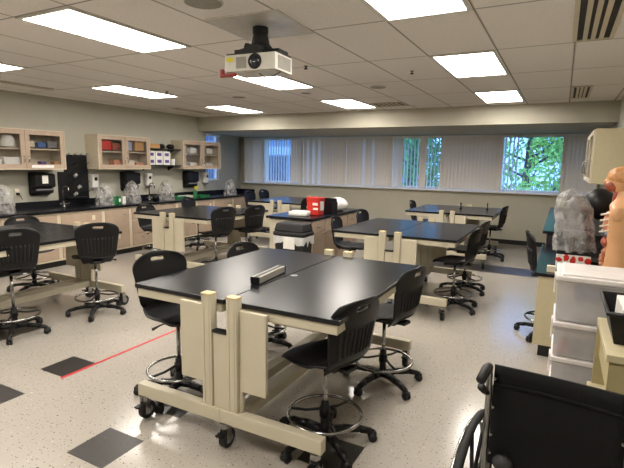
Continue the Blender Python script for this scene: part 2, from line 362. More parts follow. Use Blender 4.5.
# ------------------------------------------------------------------ lab stools
def make_chair(label):
    t = thing('lab_stool', label, 'chair', group='black wheeled lab stools')
    def seat(u, v):
        a, b = u*2-1, v*2-1
        x = a*math.sqrt(max(0, 1-b*b*.38)); y = b*math.sqrt(max(0, 1-a*a*.38))
        z = .53 + .018*(x*x+y*y) + (.015 if a < -.5 else 0)*1.0 - max(0, a-.45)**2*.11
        return (x*.235+.02, y*.232, z)
    MB().grid(seat, 14, 14).build('seat', M['blk'], t, True, solid=.02, sub=1)
    def back(u, v):
        a = u*2-1
        w = .178 + .046*min(1, v/.75)
        if v < .2: w *= .80 + v
        if v > .78: w *= math.sqrt(max(.05, 1-((v-.78)/.22)**2.4*.52))
        z = .505 + .45*v - .028*abs(a)**2.6*(1 if v > .6 else 0)*(v-.6)/.4
        x = -.205 - .075*v**1.3 + .055*a*a*(.5+.5*v) + (.10*(.16-v)/.16*(1-.3*a*a) if v < .16 else 0)
        return (x, a*w, z - (.015*(.16-v)/.16 if v < .16 else 0))
    NU, NV = 29, 20
    def skip(i, j):
        if j in (17, 18)[:1] and 11 <= i <= 17: return True
        return False
    MB().grid(back, NU, NV, skip).build('backrest', M['blk'], t, True, solid=.014, sub=1)
    rib = MB()
    for k in range(9):
        uu = .5+(k-4)*.085; P = []
        for q in range(7):
            x, y, z = back(uu, .26+.36*q/6); P.append((x-.009, y, z))
        rib.tube(P, .0075, 6)
    rib.build('rear_ribs', M['blk2'], [c for c in kids(t) if c.name.startswith('backrest')][0], True)
    m = MB(); m.box(-.13,.11,-.075,.075,.485,.515); m.box(-.2,-.1,-.05,.05,.495,.52); m.build('seat_plate', M['blk2'], t, bevel=.008)
    MB().tube([(.02,-.05,.49),(.04,-.17,.485),(.05,-.23,.475)], [.006,.006,.011], 8).build('lever', M['blk'], t, True)
    MB().tube([(0,0,.12),(0,0,.49)], .0145, 14).build('gas_lift', M['chrome'], t, True)
    MB().lathe((0,0,0), [(.036,.06),(.036,.09),(.026,.11),(.026,.27),(.022,.275)], 16).build('column_sleeve', M['blk'], t, True)
    fr = MB().ring((0,0,.195), .225, .0105, 44, 8).build('foot_ring', M['chrome'], t, True)
    m = MB()
    for k in range(3):
        a = 2*PI*k/3+.5; m.tube([(.02*math.cos(a),.02*math.sin(a),.225),(.12*math.cos(a),.12*math.sin(a),.2),(.222*math.cos(a),.222*math.sin(a),.195)], .009, 8)
    m.lathe((0,0,.18), [(.034,0),(.034,.06),(.026,.062)], 14); m.build('ring_bracket', M['blk'], fr, True)
    for k in range(5):
        a = math.radians(13+72*k); R = Matrix.Rotation(a, 3, 'Z')
        m = MB(); pts = [(.02,0,.088),(.12,0,.096),(.22,0,.088),(.30,0,.068)]
        for p, q, w0_, w1_ in ((0,1,.03,.026),(1,2,.026,.021),(2,3,.021,.017)):
            A, B = pts[p], pts[q]
            vs = [(A[0],-w0_,A[2]-.02),(A[0],w0_,A[2]-.02),(A[0],w0_*.7,A[2]+.016),(A[0],-w0_*.7,A[2]+.016),(B[0],-w1_,B[2]-.016),(B[0],w1_,B[2]-.016),(B[0],w1_*.7,B[2]+.013),(B[0],-w1_*.7,B[2]+.013)]
            m.add(vs, [(0,1,5,4),(1,2,6,5),(2,3,7,6),(3,0,4,7),(0,3,2,1),(4,5,6,7)])
        m.v = [tuple(R @ Vector(v)) for v in m.v]
        arm = m.build('base_arm', M['blk'], t, True)
        m = MB(); m.tube([(.302,-.022,.027),(.302,-.006,.027)], .027, 14); m.tube([(.302,.006,.027),(.302,.022,.027)], .027, 14); m.tube([(.302,0,.03),(.302,0,.075)], .012, 8)
        m.box(.28,.324,-.02,.02,.042,.062)
        m.v = [tuple(R @ Vector(v)) for v in m.v]
        m.build('caster', M['rubber'], arm, True)
    return t
UP = ('seat', 'backrest', 'seat_plate', 'lever', 'gas_lift')
chair0 = None
def chair(x, y, face, up, label):
    global chair0
    if chair0 is None: chair0 = c = make_chair(label)
    else: c = dup(chair0, label=label)
    c.location = (x, y, 0); c.rotation_euler = (0,0,math.radians(face))
    for ch in kids(c):
        if ch.name.split('.')[0] in UP: ch.location = (0,0,up)
B = 'black lab stool '
CH = [(-1.17,2.43,164,.03,'with back to us at the near right corner of the front tables'),
 (-1.13,3.38,168,.03,'at the far right corner of the front tables'),
 (-2.40,2.47,-14,.09,'at the near left of the front tables beside the red tape'),
 (-2.36,3.5,-6,.02,'with only its back showing at the far left of the front tables'),
 (-4.65,2.57,164,.13,'cut by the left edge of the photo, back turned to us'),
 (-4.52,3.41,152,.11,'standing free beside the left tables with its back to the aisle'),
 (-6.02,3.62,-6,.02,'behind the left tables, facing us in front of the counter'),
 (-6.25,5.95,0,0,'on the counter side of the second left tables, near end'),
 (-6.25,7.05,6,.07,'on the counter side of the second left tables, far end'),
 (-4.55,5.52,164,.12,'on the aisle side of the second left tables, nearer'),
 (-4.55,6.3,168,.09,'on the aisle side of the second left tables, beside the bin'),
 (-6.18,9.0,0,.12,'with blue sheen at the tables under the far left windows'),
 (-6.2,9.62,0,.12,'next behind the blue sheen one at the far left tables'),
 (-4.72,8.3,180,.10,'behind the red container at the far left tables'),
 (-2.66,6.25,4,0,'at the near left corner of the middle right tables beside the island'),
 (-2.56,6.98,-4,.05,'at the far left corner of the middle right tables'),
 (-1.05,5.68,172,.06,'at the near right corner of the middle right tables'),
 (-1.08,6.58,174,.05,'at the far right corner of the middle right tables, half hidden'),
 (-1.1,9.2,172,.06,'against the far right tables near the window wall'),
 (-2.52,9.75,0,.03,'peeking over the far left corner of the far right tables'),
 (.0,5.2,10,.13,'pulled up to the black desk along the right wall')]
for c in CH: chair(*c[:4], B + c[4])

# ------------------------------------------------------------------ lab tables
TW, TL, TZ = .745, 1.58, .91
def make_table(s, label):
    t = thing('lab_table', label, 'table', group='black topped lab tables in pairs')
    X = lambda a: s*a
    MB().box(X(.004), X(TW), 0, TL, TZ-.028, TZ).build('tabletop', M['top'], t, bevel=.003)
    m = MB(); m.box(X(.03),X(TW-.015),.012,.04,TZ-.085,TZ-.028); m.box(X(.03),X(TW-.015),TL-.04,TL-.012,TZ-.085,TZ-.028); m.box(X(TW-.045),X(TW-.015),.04,TL-.04,TZ-.085,TZ-.028); m.box(X(.03),X(.06),.04,TL-.04,TZ-.085,TZ-.028)
    m.build('apron', M['cream'], t, bevel=.003)
    for e in (0, 1):
        Y = lambda d: d if e == 0 else TL-d
        m = MB(); m.box(X(.056),X(.128),Y(-.055),Y(.0),.165,.94)
        m.box(X(.068),X(.078),Y(-.059),Y(-.055),.26,.935); m.box(X(.106),X(.116),Y(-.059),Y(-.055),.26,.935)
        p = m.build('post', M['cream'], t, bevel=.003)
        MB().box(X(.054),X(.130),Y(-.060),Y(.001),.94,.953).build('post_cap', M['cap'], p, bevel=.004)
        m = MB(); m.box(X(.142),X(.315),Y(-.035),Y(-.008),.385,.875); m.box(X(.130),X(.150),Y(-.03),Y(-.006),.25,.875)
        m.build('end_panel', M['cream'], t, bevel=.004)
        m = MB(); m.box(X(0),X(TW-.06),Y(-.06),Y(.0),.165,.25); m.build('base_beam', M['cream'], t, bevel=.005)
        if s < 0:
            MB().box(-.05,.05,Y(-.045),Y(-.012),.15,.72).build('filler_panel', M['cream'], t, bevel=.003)
            MB().box(-.05,.05,Y(-.055),Y(-.01),.72,.735).build('bracket', M['blk2'], t)
        for xx in ((.03, TW-.10) if s > 0 else (TW-.10,)):
            y = Y(-.045)
            m = MB(); m.lathe((X(xx),y,.135),[(.03,0),(.03,.03)],14); m.box(X(xx)-.027,X(xx)-.021,y-.015,y+.03,.04,.14); m.box(X(xx)+.021,X(xx)+.027,y-.015,y+.03,.04,.14)
            fk = m.build('caster_fork', M['chrome'], t)
            MB().tube([(X(xx)-.02,y+.02,.06),(X(xx)+.02,y+.02,.06)], .06, 20).build('wheel', M['rubber'], fk, bevel=.006)
            MB().tube([(X(xx)-.023,y+.02,.06),(X(xx)+.023,y+.02,.06)], .03, 14).build('wheel_hub', M['grey'], fk)
            m = MB().box(X(xx)-.02,X(xx)+.02,y-.07,y-.02,.1,.112).build('brake_pedal', M['blk'], fk, bevel=.003)
    MB().box(X(.05),X(.13),0,TL,.17,.24).build('floor_rail', M['cream'], t, bevel=.005)
    return t
names = {(0,0):'the front tables', (1,0):'the pair at the left photo edge', (1,1):'the second left pair by the counter', (1,2):'the far left pair under the windows',
         (0,1):'the middle right pair beside the island', (0,2):'the far right pair under the windows'}
TR = make_table(1, 'x'); TLf = make_table(-1, 'x'); first = True
for (gx, gy), w in names.items():
    x = (-1.70, -5.17)[gx]; y = (2.13, 5.19, 8.22)[gy]
    for P, side in ((TR, 'right'), (TLf, 'left')):
        lab = 'black topped lab table, %s one of %s' % (side, w)
        if (gx, gy) == (0, 0): P.location = (x, y, 0); P['label'] = lab
        else: dup(P, (x, y, 0), 0, lab)
# power bar on the front tables
t = thing('power_bar', 'silver box bar with black ends lying across the front table seam', 'power strip', (-1.77, 2.72, .91), math.radians(6))
MB().box(-.03,.03,-.20,.20,.006,.05).build('bar_body', mat('brushed_bar','a9a49a',.35,.6), t, bevel=.003)
for y in (-.21, .20): MB().box(-.032,.032,y,y+.01,.004,.052).build('end_cap', M['blk'], t)
MB().box(-.013,.013,-.195,.195,.0502,.052).build('black_groove', M['blk'], t)
MB().box(-.028,.028,-.2,.2,0,.006).build('bar_foot', M['blk'], t)
tag(MB().lathe((-1.652,2.87,.91), [(.028,0),(.028,.003),(.02,.004),(.015,.002)], 20).build('cable_grommet', M['grey']), 'small round grey cable hole cap on the front table top', 'cap')
for x, y in ((-1.66,9.2),(-1.2,9.35)):
    t = thing('gas_tap', 'small dark upright fitting on the far right tables, ' + ('left one' if x < -1.5 else 'right one'), 'tap', (x, y, .91), 0, 'small fittings on the far right tables')
    MB().lathe((0,0,0), [(.025,0),(.025,.015),(.01,.02),(.01,.12)], 10).build('stem', M['blk2'], t, True)
    MB().tube([(0,-.05,.1),(0,.05,.1)], .009, 8).build('nozzle', M['blk2'], t, True)

tag(MB().box(-3.387,-3.357,2.18,3.72,.0005,.002).build('floor_tape', M['tape']), 'thin red tape line stuck along the floor left of the front tables', 'tape')

# ------------------------------------------------------------------ left counter
XF = -7.03
edges = [2.2, 3.0, 3.77, 4.69, 5.515, 6.10, 6.69, 7.30, 7.91, 8.48, 9.19, 10.02]
kinds = ['door','draw','draw','panel','door','draw','draw','panel','panel','door','panel']
pos_txt = ['nearest us at the start of the counter','at the left edge of the photo','with drawers behind the left tables','behind the free standing stool','with a tall door','with drawers behind the second left tables, near part',
 'with drawers behind the second left tables, middle part','under the black shelves','under the green spray bottle','near the window corner','last one at the window corner']
for k, kd in enumerate(kinds):
    y0, y1 = edges[k], edges[k+1]; W = y1-y0
    t = thing('base_cabinet', 'cream base cabinet under the left counter ' + pos_txt[k], 'cabinet', (XL+.004, y0, 0), 0, 'base cabinets under the left counter')
    D = XF-XL-.02
    m = MB(); m.box(0,D,.001,W-.001,.10,.868); m.box(D,D+.012,.001,.03,.10,.868); m.box(D,D+.012,W-.03,W-.001,.10,.868); m.box(D,D+.012,.03,W-.03,.845,.868); m.box(D,D+.012,.03,W-.03,.10,.125)
    m.build('carcass', M['woodlt'], t)
    MB().box(.02,D-.05,.001,W-.001,0,.1).build('toe_kick', M['kick'], t)
    def hnd(p, z, y):
        MB().tube([(D+.018,y-.04,z),(D+.04,y-.035,z),(D+.04,y+.035,z),(D+.018,y+.04,z)], .005, 6).build('handle', M['steel'], p, True)
    if kd == 'draw':
        for z0, z1 in ((.13,.36),(.375,.60),(.615,.84)):
            d = MB().box(D,D+.02,.034,W-.034,z0,z1).build('drawer', M['wood'], t, bevel=.003); hnd(d, (z0+z1)/2+.03, W/2)
    elif kd == 'door':
        d = MB().box(D,D+.02,.034,W-.034,.13,.84).build('door', M['wood'], t, bevel=.003); hnd(d, .74, W-.12)
    else:
        d = MB().box(D,D+.02,.034,W-.034,.615,.84).build('drawer', M['wood'], t, bevel=.003)
        MB().box(D+.02,D+.023,W*.72,W*.72+.06,.70,.78).build('label_holder', M['bone'], d)
        for a, b in ((.034, W/2-.003), (W/2+.003, W-.034)):
            d = MB().box(D,D+.02,a,b,.13,.60).build('door', M['wood'], t, bevel=.003); hnd(d, .52, b-.08 if a < W/3 else a+.08)
t = thing('countertop', 'long black lab countertop with backsplash along the left wall', 'countertop', (XL+.002, 2.2, .868))
MB().box(0,.64,0,7.85,0,.042).build('counter_slab', M['top'], t, bevel=.004)
MB().box(0,.025,0,7.85,.042,.152).build('backsplash', M['top'], t)
MB().box(.025,.66,7.825,7.85,.042,.165).build('end_splash', M['top'], t)
# wall cabinets
def wall_cabinet(y0, y1, label, z0=1.549, z1=2.167, doors=2):
    t = thing('wall_cabinet', label, 'cabinet', (XL, y0, z0), 0, 'glass fronted cabinets on the left wall'); W = y1-y0; H = z1-z0; D = .32
    m = MB(); m.box(0,D,0,.02,0,H); m.box(0,D,W-.02,W,0,H); m.box(0,D,.02,W-.02,0,.02); m.box(0,D,.02,W-.02,H-.02,H); m.box(0,.012,.02,W-.02,.02,H-.02)
    m.build('carcass', M['woodlt'], t)
    MB().box(.012,D-.03,.02,W-.02,H*.5,H*.5+.018).build('shelf', M['woodlt'], t)
    for k in range(doors):
        a = .012+(W-.024)*k/doors; b = .012+(W-.024)*(k+1)/doors-.004; w = .07
        m = MB(); m.box(D,D+.02,a,b,.012,w+.012); m.box(D,D+.02,a,b,H-w-.012,H-.012); m.box(D,D+.02,a,a+w,w+.012,H-w-.012); m.box(D,D+.02,b-w,b,w+.012,H-w-.012)
        d = m.build('door', M['wood'], t, bevel=.002)
        MB().box(D+.008,D+.012,a+w,b-w,w+.012,H-w-.012).build('pane', M['cglass'], d)
        yh = b-.035 if k % 2 == 0 else a+.035
        MB().tube([(D+.02,yh,H*.18),(D+.045,yh,H*.2),(D+.045,yh,H*.32),(D+.02,yh,H*.34)], .006, 6).build('handle', M['chrome'], d, True)
    m = MB(); m.box(D,D+.024,0,.012,0,H); m.box(D,D+.024,W-.012,W,0,H); m.box(D,D+.024,.012,W-.012,0,.012); m.box(D,D+.024,.012,W-.012,H-.012,H); m.build('edge_trim', M['woodlt'], t)
    return t
wall_cabinet(3.75, 5.06, 'glass fronted wall cabinet at the left edge holding white buckets')
wall_cabinet(5.686, 6.885, 'glass fronted wall cabinet in the middle with red boxes inside')
wall_cabinet(7.81, 9.08, 'glass fronted wall cabinet nearest the window corner with glassware')
def boxy(name, label, cat, x, y, z, w, d, h, m, group, rz=0, lid=None):
    o = tag(MB().box(-w/2,w/2,-d/2,d/2,0,h).build(name, m, bevel=min(w,d,h)*.06, loc=(x,y,z), rot=(0,0,rz)), label, cat, group)
    if lid: MB().box(-w/2-.001,w/2+.001,-d*.3,d*.3,h*.3,h*.75).build('box_label', lid, o)
    return o
zb, zt = 1.569, 1.878
def tub(name, label, cat, x, y, z, r, h, m, group, dome=False):
    prof = [(r*.9,0),(r,h*.9),(r*1.03,h*.92),(r*1.03,h)] if not dome else [(r,0),(r,h*.1),(r*.95,h*.5),(r*.7,h*.85),(r*.3,h)]
    return tag(MB().lathe((0,0,0), prof, 20).build(name, m, smooth=False, loc=(x,y,z)), label, cat, group)
gA = 'items in the left wall cabinets'
tub('helmet_dome','white dome shaped container on the upper shelf of the left cabinet','container',-7.47,4.23,zt+.02,.105,.2,M['white'],gA,True)
boxy('carton','white carton in the lower left of the left cabinet','box',-7.45,4.0,zb,.2,.14,.13,M['white'],gA)
boxy('carton','grey white carton beside the small white one, left cabinet','box',-7.45,4.24,zb,.2,.28,.17,M['paper'],gA)
boxy('carton','small blue box on the upper shelf of the left cabinet','box',-7.45,4.72,zt+.02,.12,.13,.08,M['blue'],gA)
boxy('carton','small cream box on the upper shelf of the left cabinet','box',-7.44,4.56,zt+.02,.1,.09,.1,M['bone'],gA)
boxy('carton','grey flat box at the end of the upper shelf of the left cabinet','box',-7.45,4.9,zt+.02,.12,.16,.1,M['grey'],gA)
for i,(dy,m_,w) in enumerate(((.0,'pink','pink'),(.1,'purple','purple'),(.2,'white','white'),(.32,'orange','orange'))):
    boxy('slide_box',w+' small box on the lower shelf of the left cabinet','box',-7.42,4.62+dy,zb,.1,.09,.06+.05*(i%2),M[m_],gA)
boxy('paper_notice','white strip of paper along the bottom of the left cabinet','paper',-7.3,4.66,1.575,.004,.36,.045,M['paper'],gA)
boxy('carton','red box on the upper shelf of the middle cabinet','box',-7.45,5.9,zt+.02,.18,.24,.17,M['red'],gA)
boxy('carton','dark red box beside the red one, middle cabinet','box',-7.46,6.14,zt+.02,.16,.16,.13,M['organ'],gA)
boxy('carton','white tray on the lower shelf of the middle cabinet','box',-7.42,5.93,zb,.18,.26,.05,M['white'],gA)
boxy('carton','pinkish box on the lower shelf of the middle cabinet','box',-7.45,6.15,zb,.16,.16,.15,M['organ2'],gA)
boxy('carton','teal box on the upper right shelf of the middle cabinet','box',-7.45,6.42,zt+.02,.16,.16,.17,M['vein'],gA)
boxy('carton','brown kraft box on the upper right shelf of the middle cabinet','box',-7.45,6.67,zt+.02,.18,.22,.2,M['orange'],gA)
boxy('carton','beige box on the lower right shelf of the middle cabinet','box',-7.45,6.45,zb,.16,.2,.15,M['bone'],gA)
boxy('carton','pale pink box on the lower right shelf of the middle cabinet','box',-7.45,6.68,zb,.16,.18,.11,M['organ2'],gA)
for i in range(4):
    tub('beaker','clear white beaker in the window corner cabinet, %s' % ('lower left','upper left','lower right','upper right')[i],'beaker',-7.44,8.02+.22*(i//2)+.4*(i//2),(zb,zt+.02)[i%2],.06,.14,M['bin'],gA)
for i in range(4):
    boxy('carton','white carton in the window corner cabinet, %s' % ('lower left','upper left','lower right','upper right')[i],'box',-7.45,8.22+.55*(i//2),(zb,zt+.02)[i%2],.15,.2,.12,M['paper'],gA)
# open black shelves with boxes
for z, w in ((1.61,'lower'),(1.945,'upper')):
    t = thing('wall_shelf', 'black open wall shelf between the wall cabinets, %s one' % w, 'shelf', (XL, 6.90, z), 0, 'black wall shelves')
    MB().box(.0,.30,0,.9,0,.022).build('shelf_board', M['blk2'], t)
    for y in (.1, .8): MB().add([(0,y-.01,-.1),(0,y+.01,-.1),(0,y-.01,0),(0,y+.01,0),(.2,y-.01,0),(.2,y+.01,0)], [(0,2,4),(1,5,3),(0,4,5,1),(0,1,3,2),(2,3,5,4)]).build('bracket', M['blk2'], t)
for i in range(3):
    for k in range(2):
        boxy('glove_box','white and purple glove box on the lower black shelf, %s row, %s' % (('bottom','upper')[k], ('nearest','middle','farthest')[i]),'box',XL+.17,7.02+.21*i,1.632+.142*k,.13,.19,.14,M['paper'],'glove boxes on the black shelf',lid=M['purple'])
tub('paper_roll','white roll at the end of the lower black shelf','roll',XL+.17,7.66,1.632,.06,.13,M['paper'],'items on the black shelves')
boxy('carton','brown carton on the upper black shelf','box',XL+.16,7.08,1.967,.2,.3,.09,M['orange'],'items on the black shelves')
for y, w in ((7.36,'nearer'),(7.62,'farther')):
    tag(MB().ell((0,0,.05),.08,.09,.055,12,jit=.12).build('safety_goggles', M['blk'], smooth=True, loc=(XL+.16,y,1.967)), 'black goggles heaped on the upper black shelf, %s pair' % w, 'goggles', 'items on the black shelves')
# towel dispensers
def towel(y, label, notice=False):
    t = thing('towel_dispenser', label, 'dispenser', (XL, y, 1.12), 0, 'black paper towel dispensers')
    def prof(u, v):
        a = -PI/2+PI*v
        return (.02+.2*math.cos(a)**.6 if abs(a) < PI/2-.01 else .02, (u-.5)*.36, .18+.19*math.sin(a))
    m = MB(); m.box(0,.06,-.18,.18,0,.38); m.box(.06,.2,-.18,.18,.13,.36); m.box(.06,.17,-.16,.16,.03,.13)
    m.build('dispenser_body', M['blk'], t, bevel=.03)
    if notice: MB().box(.201,.206,-.06,.04,.20,.33).build('notice', M['paper'], t)
    MB().box(.171,.18,-.15,.15,.09,.11).build('tear_bar', M['grey'], t)
towel(4.78,'black paper towel dispenser with white notice under the left cabinet', True)
towel(6.58,'black paper towel dispenser under the middle cabinet')
towel(8.3,'black paper towel dispenser under the window corner cabinet')
for y, w in ((5.79,'between the rack and the middle cabinet'),(7.08,'right of the middle cabinet'),(8.86,'under the window corner cabinet')):
    t = thing('soap_dispenser', 'white wall soap dispenser ' + w, 'dispenser', (XL, y, 1.2), 0, 'white soap dispensers')
    MB().frus((0,.09,-.065,.065),0,(0,.12,-.07,.07),.26).build('dispenser_body', M['white'], t, bevel=.02)
    MB().box(.1,.115,-.03,.03,.14,.2).build('window', M['blk'], t, bevel=.004)
    MB().box(.07,.11,-.05,.05,-.03,.02).build('push_bar', M['grey'], t, bevel=.006)
t = thing('wall_outlet', 'wall outlet with black plug above the left counter', 'outlet', (XL, 4.42, 1.12))
MB().box(0,.008,-.037,.037,0,.12).build('cover_plate', M['bone'], t); MB().box(.008,.04,-.02,.02,.02,.06).build('plug', M['blk'], t); MB().tube([(.04,0,.03),(.06,.02,0),(.03,.06,-.05)], .005, 6).build('cord', M['blk'], t)
# peg drying rack
t = thing('drying_rack', 'tall black peg drying rack on the wall above the sink', 'rack', (XL, 5.12, 1.0))
MB().box(0,.025,.12,.58,.0,.80).build('rack_board', M['blk'], t, bevel=.004); MB().box(0,.025,0,.12,.0,.50).build('rack_side_board', M['blk'], t)
MB().box(.025,.14,.1,.5,.04,.06).build('drip_tray', M['blk'], t)
for r in range(5):
    for c in range(4):
        MB().tube([(.02,.17+.12*c,.12+.165*r),(.12,.17+.12*c,.17+.165*r)], .007, 6).build('peg', M['blk2'] if r < 4 else M['steel'], t)
for y, z, w in ((5.36,1.42,'upper'),(5.42,1.22,'middle'),(5.34,1.10,'lower')):
    tag(MB().lathe((0,0,0), [(.018,0),(.028,.01),(.028,.06),(.032,.07)], 14).build('beaker', M['bag'], loc=(XL+.11,y,z), rot=(0,1.1,0)), 'clear beaker hung on the drying rack, %s one' % w, 'beaker', 'beakers on the drying rack')
def faucet(y, label):
    t = thing('faucet', label, 'faucet', (-7.46, y, .91), 0, 'gooseneck lab faucets')
    MB().lathe((0,0,0), [(.03,0),(.03,.02),(.015,.03),(.014,.1)], 12).build('faucet_base', M['chrome'], t, True)
    MB().tube([(0,0,.08),(0,0,.28),(.03,0,.34),(.09,0,.36),(.14,0,.33),(.15,0,.25)], .011, 8).build('spout', M['chrome'], t, True)
    for s in (-1, 1): MB().tube([(0,0,.05),(0,s*.07,.05),(.04,s*.075,.07)], .009, 8).build('tap_handle', M['chrome'], t, True)
faucet(5.08,'chrome gooseneck faucet below the black drying rack'); faucet(6.97,'chrome gooseneck faucet beside the middle bagged microscope')
# microscopes under plastic covers
def crumple(rx, ry, h, seed, lean=0, taper=.42):
    rnd = random.Random(seed); n, k = 22, 12; ph = [rnd.uniform(0, 6.3) for _ in range(8)]
    m = MB()
    def fn(u, v):
        a = 2*PI*u; r = 1 - taper*v**1.3
        if v > .7: r *= math.sqrt(max(0, 1-((v-.7)/.3)**2))
        fold = 1-.6*v
        r *= 1 + fold*(.09*math.sin(3*a+ph[0]) + .07*math.sin(8*a+ph[1]+2*v)) + .05*math.sin(13*a+ph[2]+7*v) + .05*math.sin(6*a+17*v+ph[3]) + rnd.uniform(-.025,.025)
        z = h*v*(1-.16*(.5+.5*math.sin(2*a+ph[4]))*v*(1-max(0,v-.9)*10))
        return (rx*r*math.cos(a)+lean*v*v, ry*r*math.sin(a), z)
    m.grid(fn, 44, 18)
    W = 45
    for j in range(19): m.v[j*W+44] = m.v[j*W]
    return m
def microscope(x, y, h, label, seed, rz=0):
    t = thing('microscope', 'dark microscope inside the plastic cover ' + label, 'microscope', (x, y, .91), rz, 'covered microscopes on the left counter')
    s = h/.46
    MB().box(-.08*s,.1*s,-.06*s,.06*s,0,.04*s).build('base', M['grey'], t, bevel=.01)
    MB().tube([(-.06*s,0,.03*s),(-.09*s,0,.15*s),(-.07*s,0,.25*s),(0,0,.29*s)], [.028*s,.022*s,.022*s,.03*s], 10).build('arm', M['white'], t, True)
    MB().box(-.05*s,.09*s,-.07*s,.07*s,.13*s,.15*s).build('stage', M['blk'], t)
    MB().tube([(.01*s,0,.19*s),(.01*s,0,.30*s)], .028*s, 10).build('nosepiece', M['steel'], t, True)
    MB().tube([(.02*s,-.03*s,.28*s),(-.08*s,-.03*s,.36*s)], .017*s, 10).build('eyepiece', M['blk'], t, True)
    MB().tube([(.02*s,.03*s,.28*s),(-.08*s,.03*s,.36*s)], .017*s, 10).build('eyepiece', M['blk'], t, True)
    c = crumple(.19*s, .17*s, h, seed).build('plastic_cover', M['bag'], smooth=True, loc=(x, y, .91), rot=(0,0,rz))
    tag(c, 'crumpled clear plastic cover over a microscope ' + label, 'plastic cover', 'plastic covers on the left counter')
microscope(-7.30,4.0,.43,'at the left edge of the counter',1)
microscope(-7.30,5.76,.40,'below the middle cabinet, left end',2,.3)
microscope(-7.33,6.42,.43,'under the middle towel dispenser',3,-.4)
microscope(-7.36,7.32,.42,'under the black shelves',4,.5)
microscope(-7.25,9.36,.40,'at the window corner end of the counter',5,-.2)
for i,(y,m_,w) in enumerate(((5.94,'green','dark green'),(6.03,'green','green and white'),(6.13,'white','white'))):
    boxy('supply_box',w+' small supply box standing on the left counter','box',-7.25,y,.91,.07,.075,.14,M[m_],'small boxes on the left counter',lid=M['paper'] if i == 1 else None)
t = thing('spray_bottle','green spray bottle with yellow trigger on the left counter','bottle',(-7.2,8.05,.91))
MB().lathe((0,0,0), [(.04,0),(.042,.01),(.042,.13),(.03,.17),(.014,.2)], 16).build('bottle_body', M['green'], t, True)
m = MB(); m.box(-.015,.06,-.015,.015,.225,.26); m.tube([(0,0,.195),(0,0,.24)], .016, 10); m.box(.02,.032,-.008,.008,.18,.23); m.build('trigger', M['yellow'], t, bevel=.004)
for x, y, w, c_ in ((-7.42,7.72,'left of the spray bottle','green'),(-7.3,8.35,'right of the spray bottle','green'),(-7.4,8.02,'behind the spray bottle','white')):
    t = thing('lab_tray', '%s shallow tray %s' % (c_, w), 'tray', (x, y, .91), 0, 'trays on the left counter')
    m = MB(); m.box(-.12,.12,-.15,.15,0,.008); m.box(-.13,-.12,-.16,.16,0,.05); m.box(.12,.13,-.16,.16,0,.05); m.box(-.12,.12,-.16,-.15,0,.05); m.box(-.12,.12,.15,.16,0,.05)
    m.build('tray_body', M[c_], t)
tag(MB().lathe((-7.35,7.04,.91), [(.05,0),(.07,.03),(.06,.1),(.03,.13)], 14).build('flask', M['blk'], smooth=True), 'small dark round container at the middle faucet', 'container')

# ------------------------------------------------------------------ island and bin
t = thing('island_cabinet','cream island cabinet with drawers in the middle of the room','cabinet',(-3.24,6.1,0))
m = MB(); m.box(-.72,0,0,1.78,.1,.868); m.build('carcass', M['woodlt'], t)
MB().box(-.68,-.05,.04,1.74,0,.1).build('toe_kick', M['kick'], t)
for k in range(4):
    a = .03+.435*k; b = a+.415
    d = MB().box(0,.02,a,b,.66,.85).build('drawer', M['wood'], t, bevel=.003)
    MB().tube([(.02,(a+b)/2-.05,.75),(.045,(a+b)/2-.045,.76),(.045,(a+b)/2+.045,.76),(.02,(a+b)/2+.05,.75)], .006, 6).build('handle', M['steel'], d, True)
    d = MB().box(0,.02,a,b,.13,.64).build('door', M['wood'], t, bevel=.003)
MB().box(-.71,-.01,-.012,0,.12,.85).build('end_panel', M['cream'], t, bevel=.003)
tag(MB().box(-4.0,-3.2,6.05,7.93,.868,.91).build('epoxy_worktop', M['top'], bevel=.004), 'black epoxy worktop lying on the island cabinet under the red container', 'countertop')
t = thing('trash_bin','black trash bin with white liner and paper notice before the island','bin',(-3.31,5.72,0))
MB().frus((-.2,.2,-.12,.12),0,(-.235,.235,-.15,.15),.68).build('bin_body', M['blk2'], t, bevel=.02)
m = MB(); m.frus((-.245,.245,-.165,.165),.70,(-.25,.25,-.17,.17),.76)
m.frus((-.24,.24,-.155,.155),.76,(-.215,.215,-.13,.13),.88); m.build('bin_lid', M['blk2'], t, bevel=.02)
def lin_fn(u, v):
    a = 2*PI*u; k = .03*math.sin(9*a)+.02*math.sin(14*a+1); r = 1.035+.02*math.sin(11*a)*(1-v)
    c, s_ = math.cos(a), math.sin(a); q = max(abs(c), abs(s_)); return (c/q*.24*r, s_/q*.16*r, .60+.10*v+k*(1-v))
MB().grid(lin_fn, 60, 4).build('liner', M['liner'], t, True)
MB().box(-.06,.12,-.182,-.177,.53,.70).build('notice', M['paper'], t)
tag(MB().box(-.15,.15,-.13,.13,0,.07).build('paper_stack', M['paper'], bevel=.02, loc=(-3.57,6.36,.91), rot=(0,0,.2)), 'low white folded towel stack on the island left of the red container', 'towels')
t = thing('sharps_container','red sharps container with white labels on the island','container',(-3.40,6.56,.91))
MB().frus((-.10,.10,-.09,.09),0,(-.115,.115,-.10,.10),.25).build('container_body', M['red'], t, bevel=.012)
MB().box(-.12,.12,-.105,.105,.25,.28).build('container_lid', M['red'], t, bevel=.01)
MB().box(.0,.09,-.106,-.098,.16,.20).build('label', M['paper'], t); MB().box(.01,.09,-.104,-.094,.09,.12).build('label', M['paper'], t); MB().box(.112,.118,-.06,.05,.08,.22).build('label', M['paper'], t)
t = thing('black_organizer','black open organizer behind the red container on the island','organizer',(-3.36,6.98,.91))
m = MB(); m.box(-.1,.1,-.1,.1,0,.01); m.box(-.1,-.09,-.1,.1,0,.24); m.box(.09,.1,-.1,.1,0,.18); m.box(-.09,.09,-.1,-.09,0,.2); m.box(-.09,.09,.09,.1,0,.24); m.build('organizer_body', M['blk'], t)
